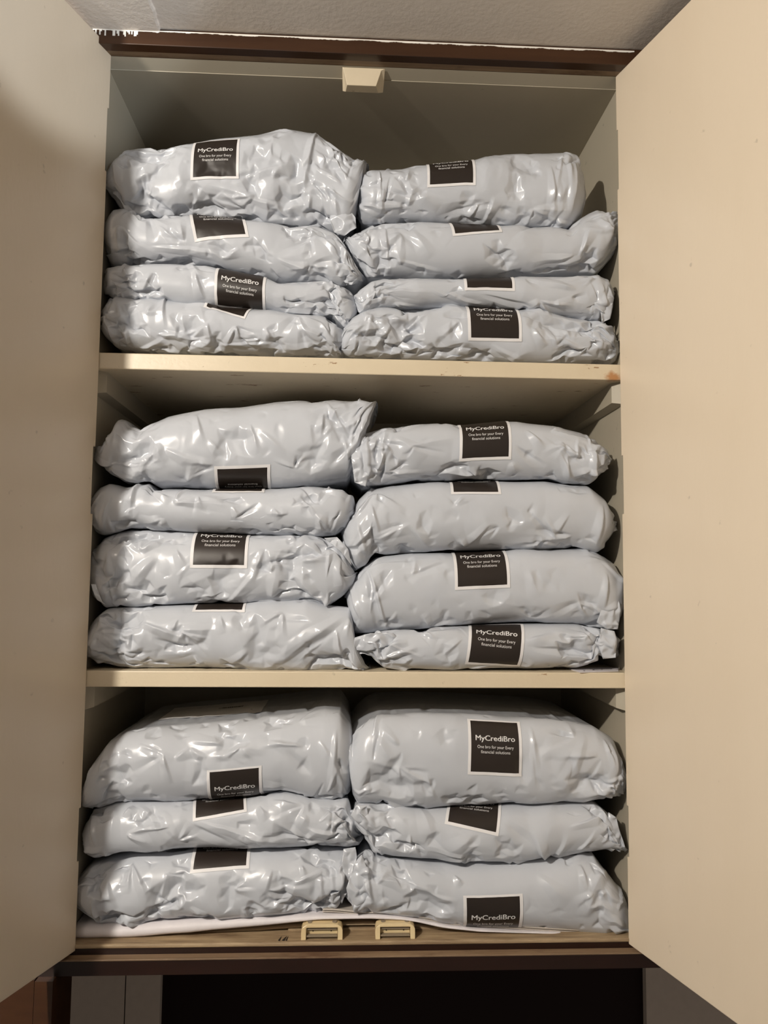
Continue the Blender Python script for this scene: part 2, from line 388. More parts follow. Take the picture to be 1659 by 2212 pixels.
SMOOTH = 1
class Bag:
    def __init__(s, top, bot, y0=0.0, yb=0.30, e=0.045, rend=0.045, seed=0, crumple=1.0, folds=(), ni=330, nj=248, flats=(), cap=0.006, nexp=2.3, sm=2, lump=1.0):
        rng = np.random.default_rng(seed)
        top = np.array(top, float); bot = np.array(bot, float)
        pl = max(top[0, 0], bot[0, 0])*0.5+min(top[0, 0], bot[0, 0])*0.5; pr = (top[-1, 0]+bot[-1, 0])/2
        nc = 12
        px = np.linspace(pl, pr, ni); u = np.linspace(-1, 1, ni)
        zt = smooth1(np.interp(px, top[:, 0], top[:, 1]), sm); zb = smooth1(np.interp(px, bot[:, 0], bot[:, 1]), sm)
        s0 = 0.85; q = np.clip((np.abs(u)-s0)/(1-s0), 0, 1); yr = 1-np.sqrt(np.clip(1-q**2, 0, 1))
        yf = y0+rend*yr; ybk = yb-0.05*yr
        hgt = np.abs(U(px, zb, yf)[:, 2]-U(px, zt, yf)[:, 2])
        ee = np.minimum(e, 0.62*hgt+0.004)
        X = U(px, (zt+zb)/2, yf+0.3*ee)[:, 0]
        ZT = U(px, zt, yf+ee*0.8)[:, 2]; ZBm = U(px, zb, yf+ee*0.8)[:, 2]
        ZT = np.maximum(ZT, ZBm+0.003)
        # caps at the two ends
        ph = np.linspace(0, math.pi/2, nc+1)[1:]
        def ext(a, f0): return np.concatenate([np.full(nc, a[0]), a, np.full(nc, a[-1])])
        k = np.concatenate([np.cos(ph[::-1]), np.ones(ni), np.cos(ph)]); k = np.maximum(k, 0.02)
        Xc = np.concatenate([X[0]-cap*np.sin(ph[::-1]), X, X[-1]+cap*np.sin(ph)])
        ZT, ZBm, yf, ybk, ee = [ext(a, 0) for a in (ZT, ZBm, yf, ybk, ee)]
        n = len(Xc)
        zc = (ZT+ZBm)/2; hh = (ZT-ZBm)/2
        # section: front half-superellipse, flat top and bottom, rounded back
        nf, nt_, nbk = int(nj*0.56), int(nj*0.16), nj-int(nj*0.56)-2*int(nj*0.16)
        tf = np.linspace(math.pi/2, -math.pi/2, nf)
        cf, sf = np.cos(tf), np.sin(tf)
        yfr = np.abs(cf)**(2/nexp); zfr = np.sign(sf)*np.abs(sf)**(2/nexp)
        tb = np.linspace(-math.pi/2, -3*math.pi/2, nbk); cb, sb = np.cos(tb), np.sin(tb)
        P = np.zeros((n, nj, 3))
        yc = (yf+ybk)/2; eb = np.minimum(0.04, hh+0.004)
        for i in range(n):
            fy = yf[i]+ee[i]-ee[i]*yfr; fz = zc[i]+hh[i]*zfr
            ys = np.concatenate([fy, np.linspace(yf[i]+ee[i], ybk[i]-eb[i], nt_+2)[1:-1], ybk[i]-eb[i]+eb[i]*np.abs(cb)**0.8, np.linspace(ybk[i]-eb[i], yf[i]+ee[i], nt_+2)[1:-1]])
            zs = np.concatenate([fz, np.full(nt_, zc[i]-hh[i]), zc[i]+hh[i]*np.sign(sb)*np.abs(sb)**0.8, np.full(nt_, zc[i]+hh[i])])
            P[i, :, 0] = Xc[i]; P[i, :, 1] = yc[i]+(ys-yc[i])*k[i]; P[i, :, 2] = zc[i]+(zs-zc[i])*k[i]
        s.n, s.nj, s.nf = n, nj, nf
        d = np.linalg.norm(np.diff(P, axis=1), axis=2); S = np.concatenate([np.zeros((n, 1)), np.cumsum(d, 1)], 1)
        S = S-S[:, nf//2][:, None]          # arc length, 0 at the middle of the front, positive downwards
        # shift the unrolled top part so that the section is continuous over the crest
        S2 = S.copy(); tot = S[:, -1]-S[:, 0]
        wrap = S > (S[:, nf-1][:, None]+0.45*(tot[:, None]-(S[:, nf-1]-S[:, 0])[:, None]))
        S2[wrap] = (S-tot[:, None])[wrap]
        s.S = S2; s.X = Xc; s.P = P; s.xr = (Xc[0], Xc[-1])
        s.normals()
        s.order = np.argsort(s.S, axis=1); s.Ss = np.take_along_axis(s.S, s.order, 1)
        # crumples
        XX = np.repeat(Xc[:, None], nj, 1); SS = s.S
        L = Xc[-1]-Xc[0]; un = (XX-(Xc[0]+Xc[-1])/2)/(L/2)
        endm = np.clip((np.abs(un)-0.35)/0.5, 0, 1)
        hfr = (hh*1.3+0.01)[:, None]; low = np.clip((SS/hfr+0.2), 0, 1)
        msk = facets(XX, SS, 0.11, seed+77)*0.5+0.5
        A = 0.25+0.75*np.clip(0.55*endm+0.35*low+0.5*msk-0.15, 0, 1)
        h0 = lump*(0.0065*facets(XX, SS, 0.090, seed+1)-0.0025); h = np.zeros_like(h0)
        nf_ = int(16*crumple+2)
        for _ in range(nf_):                # fans of folds running out of pinched points
            e_ = rng.random() < 0.5
            ux = rng.choice([-1, 1])*rng.uniform(0.55, 0.97) if e_ else rng.uniform(-0.9, 0.9)
            x0 = (Xc[0]+Xc[-1])/2+ux*L/2; hm = float(np.interp(x0, Xc, hh))*1.4
            s0_ = rng.uniform(-0.7, 1.0)*hm; a0 = rng.uniform(0, 6.28)
            for kf in range(rng.integers(1, 4)):
                an = a0+kf*rng.uniform(0.5, 1.1); Lf = rng.uniform(0.03, 0.08); am = rng.uniform(0.003, 0.0065)*(1 if rng.random() < 0.65 else -1)
                h += s.tent(XX, SS, x0, s0_, x0+Lf*math.cos(an), s0_+Lf*math.sin(an)*0.6, am, rng.uniform(0.006, 0.014), 0.25)
        for sd in (-1, 1):                  # the ends are gathered and tucked: steep folds close together
            xe = Xc[0] if sd < 0 else Xc[-1]; hm = float(np.interp(xe-sd*0.03, Xc, hh))*1.5
            for kf in range(int(rng.integers(5, 8))):
                xa_ = xe-sd*rng.uniform(0.004, 0.05); sa_ = rng.uniform(-0.9, 0.9)*hm; an = rng.uniform(0.9, 2.2)*(1 if rng.random() < 0.5 else -1)
                Lf = rng.uniform(0.5, 1.3)*hm
                h += s.tent(XX, SS, xa_, sa_, xa_+Lf*math.cos(an)*0.7, sa_+Lf*math.sin(an), rng.uniform(0.003, 0.006)*rng.choice([1, 1, -1]), rng.uniform(0.004, 0.009), 0.35)
        # folds seen in the photograph: (x0,y0,x1,y1,mm,width mm)
        for (ax, ay, bx, by, am, wd) in folds:
            q0, q1 = s.lookup(ax, ay), s.lookup(bx, by)
            h += s.tent(XX, SS, *q0, *q1, am*0.0019, wd*0.0012, 0.6)
        if flats:
            for (l, r_, q0_, hr, flip) in flats:
                p0, p1 = np.array(s.lookup(*l)), np.array(s.lookup(*r_)); e1 = (p1-p0); w_ = np.linalg.norm(e1); e1 /= w_; e2 = np.array([-e1[1], e1[0]])
                D = np.stack([XX-p0[0], SS-p0[1]], -1); aa = D@e1/w_; bb = D@e2/(w_*hr)+q0_
                dd = np.maximum(np.maximum(-aa, aa-1), np.maximum(-bb, bb-1)); mk = np.clip(dd/0.20+0.05, 0.05, 1)
                h = h*mk
        smk = np.ones_like(h)
        for (l, r_, q0_, hr, flip) in flats:
            smk = np.minimum(smk, mk)
        jj = np.arange(nj); fr = np.exp(-np.clip(np.abs(jj-nf/2)-nf*0.40, 0, None)**2/(2*(nf*0.06)**2))
        fr = (0.2+0.8*fr)[None, :]
        capm = k[:, None]
        h = h*fr*capm; h0 = h0*smk*fr*capm - 0.0006*(1-fr)
        if crumple > 0:
            eps = (0.014+0.13*A**1.5*crumple)*smk**1.5*np.ones_like(h)
            hi = (0.0004+0.0028*fr)*(0.12+0.88*smk)*capm+0.0002; lo = -(0.0010+0.0100*fr)*(0.10+0.90*smk)*capm-0.0002
            s.P = s.relax(s.P, s.Nm, h0, eps, lo, hi, rng)
            s.P = s.P+s.Nm*h[..., None]
        else: s.P = s.P+s.Nm*h0[..., None]
        s.normals()
    def relax(s, P, Nm, h, eps, lo, hi, rng):   # a sheet a little too large for its filling buckles into facets and ridges
        from mathutils.geometry import delaunay_2d_cdt
        n, nj, nf = s.n, s.nj, s.nf; R0 = 16; jidx = np.arange(-R0, nf+R0) % nj; nv = len(jidx)
        Pg, Ng, Hg, Eg, Lo, Hi = P[:, jidx], Nm[:, jidx], h[:, jidx], eps[:, jidx], lo[:, jidx], hi[:, jidx]
        def smp(A, pt):
            x = np.clip(pt[:, 0], 0, n-1.001); y = np.clip(pt[:, 1], 0, nv-1.001); a = x.astype(int); b = y.astype(int); u = x-a; v = y-b
            if A.ndim == 3: u = u[:, None]; v = v[:, None]
            return (A[a, b]*(1-u)+A[a+1, b]*u)*(1-v)+(A[a, b+1]*(1-u)+A[a+1, b+1]*u)*v
        D = Ng*Hg[..., None]
        for sp, its, an in ((30.0, 120, 0.0035), (15.0, 140, 0.0012), (7.5, 90, 0.0003)):
            dxm = np.abs(np.diff(Pg[n//4:3*n//4, nv//2, 0])).mean(); dsm = np.linalg.norm(np.diff(Pg[n//2, R0+4:nv-R0-4], axis=0), axis=1).mean(); rt = dsm/dxm
            gx, gy = np.meshgrid(np.arange(-1, n/sp+2), np.arange(-1, nv*rt/sp/0.87+2), indexing='ij')
            px = (gx+0.5*(gy % 2)+rng.uniform(-0.42, 0.42, gx.shape))*sp; py = (gy+rng.uniform(-0.42, 0.42, gx.shape))*sp*0.87
            pt = np.stack([px.ravel(), py.ravel()], 1); pt = pt[(pt[:, 0] > 1) & (pt[:, 0] < n-2) & (pt[:, 1] > 2*rt) & (pt[:, 1] < (nv-3)*rt)]
            m1 = np.arange(0, n-1, sp*0.8); m2 = np.arange(0, (nv-1)*rt-0.5, sp*0.8)
            bd = [(a, 0) for a in m1]+[(a, (nv-1)*rt) for a in m1]+[(0, b) for b in m2[1:]]+[(n-1, b) for b in m2]+[(n-1, (nv-1)*rt)]
            pt = np.concatenate([pt, np.array(bd, float)])
            r = delaunay_2d_cdt([Vector(p) for p in pt], [], [], 0, 1e-5)
            pt = np.array([tuple(p) for p in r[0]])/np.array([1.0, rt]); tri = np.array([t for t in r[2] if len(t) == 3])
            P0 = smp(Pg, pt); Nn = smp(Ng, pt); Nn /= np.linalg.norm(Nn, axis=1, keepdims=True)+1e-9
            ep = smp(Eg, pt); l_ = smp(Lo, pt); h_ = smp(Hi, pt); hc = smp(Hg, pt)
            pin = (pt[:, 1] < 2) | (pt[:, 1] > nv-3)
            X = P0+smp(D, pt)+Nn*(rng.normal(0, an, len(pt))*np.clip(h_/0.005, 0, 1))[:, None]
            ed = {}
            for t in tri:
                for k in range(3):
                    a, b, c_ = int(t[k]), int(t[(k+1) % 3]), int(t[(k+2) % 3]); ed.setdefault((min(a, b), max(a, b)), []).append(c_)
            E1 = np.array(list(ed)); E2 = np.array([v for v in ed.values() if len(v) == 2])
            A_ = np.concatenate([E1[:, 0], E2[:, 0]]); B_ = np.concatenate([E1[:, 1], E2[:, 1]])
            kk = np.concatenate([np.ones(len(E1)), np.full(len(E2), 0.06)])
            rest = np.linalg.norm(P0[A_]-P0[B_], axis=1)*(1+(ep[A_]+ep[B_])/2); m = len(pt)
            for it in range(its):
                d = X[B_]-X[A_]; Ln = np.sqrt((d*d).sum(1))+1e-9; cr = (0.5*kk*(1-rest/Ln))[:, None]*d
                acc = np.stack([np.bincount(A_, cr[:, q], m)-np.bincount(B_, cr[:, q], m) for q in range(3)], 1)
                X = X+0.33*acc; dv = X-P0; dn = (dv*Nn).sum(1); tn = dv-dn[:, None]*Nn
                X = P0+tn*0.985+Nn*np.clip(dn, hc+l_, hc+h_)[:, None]; X[pin] = P0[pin]
            Dc = X-P0; Dn = np.zeros((n, nv, 3))
            for t in tri:
                p0, p1, p2 = pt[t]; x0, x1 = int(max(0, math.floor(min(p0[0], p1[0], p2[0])))), int(min(n-1, math.ceil(max(p0[0], p1[0], p2[0]))))
                y0, y1 = int(max(0, math.floor(min(p0[1], p1[1], p2[1])))), int(min(nv-1, math.ceil(max(p0[1], p1[1], p2[1]))))
                gx = np.arange(x0, x1+1)[:, None]; gy = np.arange(y0, y1+1)[None, :]
                de = (p1[1]-p2[1])*(p0[0]-p2[0])+(p2[0]-p1[0])*(p0[1]-p2[1])
                if abs(de) < 1e-9: continue
                a = ((p1[1]-p2[1])*(gx-p2[0])+(p2[0]-p1[0])*(gy-p2[1]))/de; b = ((p2[1]-p0[1])*(gx-p2[0])+(p0[0]-p2[0])*(gy-p2[1]))/de; c_ = 1-a-b
                ok = (a > -1e-6) & (b > -1e-6) & (c_ > -1e-6)
                v = a[..., None]*Dc[t[0]]+b[..., None]*Dc[t[1]]+c_[..., None]*Dc[t[2]]
                Dn[x0:x1+1, y0:y1+1][ok] = v[ok]
            D = Dn
        for _ in range(SMOOTH): 
            D[1:-1] = (D[:-2]+2*D[1:-1]+D[2:])/4; D[:, 1:-1] = (D[:, :-2]+2*D[:, 1:-1]+D[:, 2:])/4
        Q = P+Nm*h[..., None]; Q[:, jidx] = Pg+D
        return Q
    def tent(s, XX, SS, x0, s0, x1, s1, am, wd, ramp_):
        L = math.hypot(x1-x0, s1-s0)+1e-6; ex, es = (x1-x0)/L, (s1-s0)/L
        t = ((XX-x0)*ex+(SS-s0)*es)/L; d = -(XX-x0)*es+(SS-s0)*ex; d = np.where(d > 0, d, -d*(2.6 if wd*1e5 % 2 > 1 else 1.3))
        tp = np.clip(t/ramp_*1.0, 0, 1)*np.clip((1-t)/(1-ramp_*0.5), 0, 1)
        return am*tp*np.clip(1-d/(wd*(0.5+0.9*np.clip(t, 0, 1))), 0, 1)
    def normals(s):
        P = s.P; dx = np.gradient(P, axis=0); dj = np.roll(P, -1, 1)-np.roll(P, 1, 1)
        n = np.cross(dx, dj); l = np.linalg.norm(n, axis=2, keepdims=True); n = n/np.maximum(l, 1e-9)
        # outward = away from the centre line
        c_ = P.mean(1, keepdims=True); sg = np.sign(((P-c_)*n)[12:-12].sum(2).mean())
        s.Nm = n*sg
        s.sg = sg
    def lookup(s, px, py):
        j1 = int(s.nf); pr = proj(s.P[12:-12, :j1]); d = (pr[..., 0]-px)**2+(pr[..., 1]-py)**2
        i, j = np.unravel_index(np.argmin(d), d.shape); return float(s.X[i+12]), float(s.S[i+12, j])
    def at(s, x, sg, off):                  # surface points for arrays of (x, arc length)
        x = np.asarray(x); sg = np.asarray(sg); fi = np.interp(x, s.X, np.arange(s.n)); i0 = np.clip(np.floor(fi).astype(int), 0, s.n-2); fr = (fi-i0)[..., None]
        def col(i):
            out = np.zeros(x.shape+(3,)); nn = np.zeros(x.shape+(3,))
            for q in np.unique(i):
                m = i == q; o = s.order[q]; fj = np.interp(sg[m], s.Ss[q], np.arange(s.nj)); j0 = np.clip(np.floor(fj).astype(int), 0, s.nj-2); g = (fj-j0)[:, None]
                out[m] = s.P[q][o[j0]]*(1-g)+s.P[q][o[j0+1]]*g; nn[m] = s.Nm[q][o[j0]]*(1-g)+s.Nm[q][o[j0+1]]*g
            return out, nn
        a, na = col(i0); b, nb = col(i0+1)
        p_ = a*(1-fr)+b*fr; n_ = na*(1-fr)+nb*fr; n_ /= np.linalg.norm(n_, axis=-1, keepdims=True)+1e-9
        return p_+n_*off
    def build(s, name, mat, **kw):
        n, nj = s.n, s.nj; P = s.P.reshape(-1, 3)
        c0 = s.P[0].mean(0); c1 = s.P[-1].mean(0); V = np.concatenate([P, [c0, c1]])
        i = np.arange(n-1)[:, None]; j = np.arange(nj)[None, :]; j2 = (j+1) % nj
        a = i*nj+j; b = i*nj+j2; c_ = (i+1)*nj+j2; d = (i+1)*nj+j
        Q = np.stack([a, b, c_, d] if s.sg > 0 else [a, d, c_, b], -1).reshape(-1, 4)
        # end fans
        jj = np.arange(nj); e0 = np.stack([np.full(nj, n*nj), (jj+1) % nj, jj], 1); e1 = np.stack([np.full(nj, n*nj+1), (n-1)*nj+jj, (n-1)*nj+(jj+1) % nj], 1)
        lo = V.min(0); hi = V.max(0); loc = np.array([(lo[0]+hi[0])/2, (lo[1]+hi[1])/2, lo[2]])
        o = fast_mesh(name, V-loc, [Q, e0, e1], mat); o.location = loc; o['_o'] = tuple(loc)
        bm = bmesh.new(); bm.from_mesh(o.data); bmesh.ops.recalc_face_normals(bm, faces=bm.faces); bm.to_mesh(o.data); bm.free()
        tag(o, **kw); return o
    def frame(s, l, r_, q0, hr):
        p0, p1 = np.array(s.lookup(*l)), np.array(s.lookup(*r_)); e1 = p1-p0; w_ = np.linalg.norm(e1); e1 /= w_; e2 = np.array([-e1[1], e1[0]])
        return lambda p, q: (p0[0]+e1[0]*p*w_+e2[0]*(q-q0)*w_*hr, p0[1]+e1[1]*p*w_+e2[1]*(q-q0)*w_*hr)
    def sticker(s, parent, base, l, r_, q0, hr, flip):
        fm = s.fr = base.frame(l, r_, q0, hr)
        g = sorted(set(list(np.linspace(0, 1, 49))+[0.055, 0.945])); gv = sorted(set(list(np.linspace(0, 1, 61))+[0.035, 0.945]))
        PU, QV = np.meshgrid(g, gv, indexing='ij')
        P2, Q2 = (1-PU, 1-QV) if flip else (PU, QV)
        x, sg = fm(P2, Q2); V = s.at(x, sg, 0.0008)
        nu, nv = len(g), len(gv); i, j = np.meshgrid(np.arange(nu-1), np.arange(nv-1), indexing='ij')
        Q = np.stack([i*nv+j, i*nv+j+1, (i+1)*nv+j+1, (i+1)*nv+j], -1).reshape(-1, 4)
        mu = (np.array(g)[:-1]+np.array(g)[1:])/2; mv = (np.array(gv)[:-1]+np.array(gv)[1:])/2
        A, B = np.meshgrid(mu, mv, indexing='ij'); ins = ((A > 0.055) & (A < 0.945) & (B > 0.035) & (B < 0.945)).astype(int).ravel()
        o = fast_mesh('label_sticker', V.reshape(-1, 3)-np.array(parent['_o']), [Q], [m_border, m_black], ins); o.parent = parent; o['_o'] = parent['_o']
        tag(o, label='square black label with white lettering')
        lp = np.array(LV); pu, qv = lp[:, 0], lp[:, 1]
        if flip: pu, qv = 1-pu, 1-qv
        x, sg = fm(pu, qv); V = s.at(x, sg, 0.0015)
        t = fast_mesh('lettering', V-np.array(parent['_o']), [np.array(LF)], [m_letter]); t.parent = o
        return o
def fast_mesh(name, V, face_arrays, mats, fmi=None):
    me = bpy.data.meshes.new(name)
    nv = len(V); me.vertices.add(nv); me.vertices.foreach_set('co', np.asarray(V, np.float32).ravel())
    loops = np.concatenate([f.ravel() for f in face_arrays]).astype(np.int32)
    tot = np.concatenate([np.full(len(f), f.shape[1]) for f in face_arrays]).astype(np.int32)
    st = np.concatenate([[0], np.cumsum(tot)[:-1]]).astype(np.int32)
    me.loops.add(len(loops)); me.loops.foreach_set('vertex_index', loops)
    me.polygons.add(len(tot)); me.polygons.foreach_set('loop_start', st); me.polygons.foreach_set('loop_total', tot)
    me.update(calc_edges=True)
    me.polygons.foreach_set('use_smooth', np.ones(len(tot), bool))
    for m in (mats if isinstance(mats, (list, tuple)) else [mats]): me.materials.append(m)
    if fmi is not None: me.polygons.foreach_set('material_index', np.asarray(fmi, np.int32))
    me.validate(); me.update()
    o = bpy.data.objects.new(name, me); C.objects.link(o); return o

HR = 1.03
def flap(par, poly, Y, seed):              # loose crumpled plastic at a bag's end, a thin sheet with its own folds
    from mathutils.geometry import delaunay_2d_cdt
    rng = np.random.default_rng(seed); W_ = U(np.array([p[0] for p in poly]), np.array([p[1] for p in poly]), Y)
    P2 = W_[:, [0, 2]]; ring = []
    for a, b_ in zip(P2, np.roll(P2, -1, 0)):
        k = max(1, int(np.linalg.norm(b_-a)/0.008)); ring += [a+(b_-a)*t/k for t in range(k)]
    ring = np.array(ring); lo, hi = P2.min(0), P2.max(0); inn = []
    sp = 0.0075
    for x in np.arange(lo[0], hi[0], sp):
        for y in np.arange(lo[1], hi[1], sp): inn.append((x+rng.uniform(-.4, .4)*sp, y+rng.uniform(-.4, .4)*sp))
    nr = len(ring); pts = np.concatenate([ring, np.array(inn)]) if inn else ring
    r = delaunay_2d_cdt([Vector(p) for p in pts], [], [list(range(nr))], 1, 1e-6)
    v2 = np.array([tuple(p) for p in r[0]]); tri = [list(t) for t in r[2]]
    dep = rng.uniform(-0.0035, 0.0035, len(v2)); c_ = P2.mean(0)
    dep += 0.25*np.linalg.norm(v2-c_, axis=1)     # edges curl back
    V = [(p[0], Y+d, p[1]) for p, d in zip(v2, dep)]
    o = mesh_obj('end_flap', V, tri, m_bag, par)
    bm = bmesh.new(); bm.from_mesh(o.data); bmesh.ops.delete(bm, geom=[v for v in bm.verts if not v.link_faces], context='VERTS')
    bmesh.ops.recalc_face_normals(bm, faces=bm.faces); ed = [e for e in bm.edges if not e.is_boundary]
    bmesh.ops.subdivide_edges(bm, edges=bm.edges[:], cuts=3, use_grid_fill=True)
    for _ in range(1): bmesh.ops.smooth_vert(bm, verts=[v for v in bm.verts if not v.is_boundary], factor=0.5, use_axis_x=True, use_axis_y=True, use_axis_z=True)
    bm.to_mesh(o.data); bm.free()
    o.data.polygons.foreach_set('use_smooth', [True]*len(o.data.polygons))
    md = o.modifiers.new('thickness', 'SOLIDIFY'); md.thickness = 0.0005; md.offset = 0
    return o
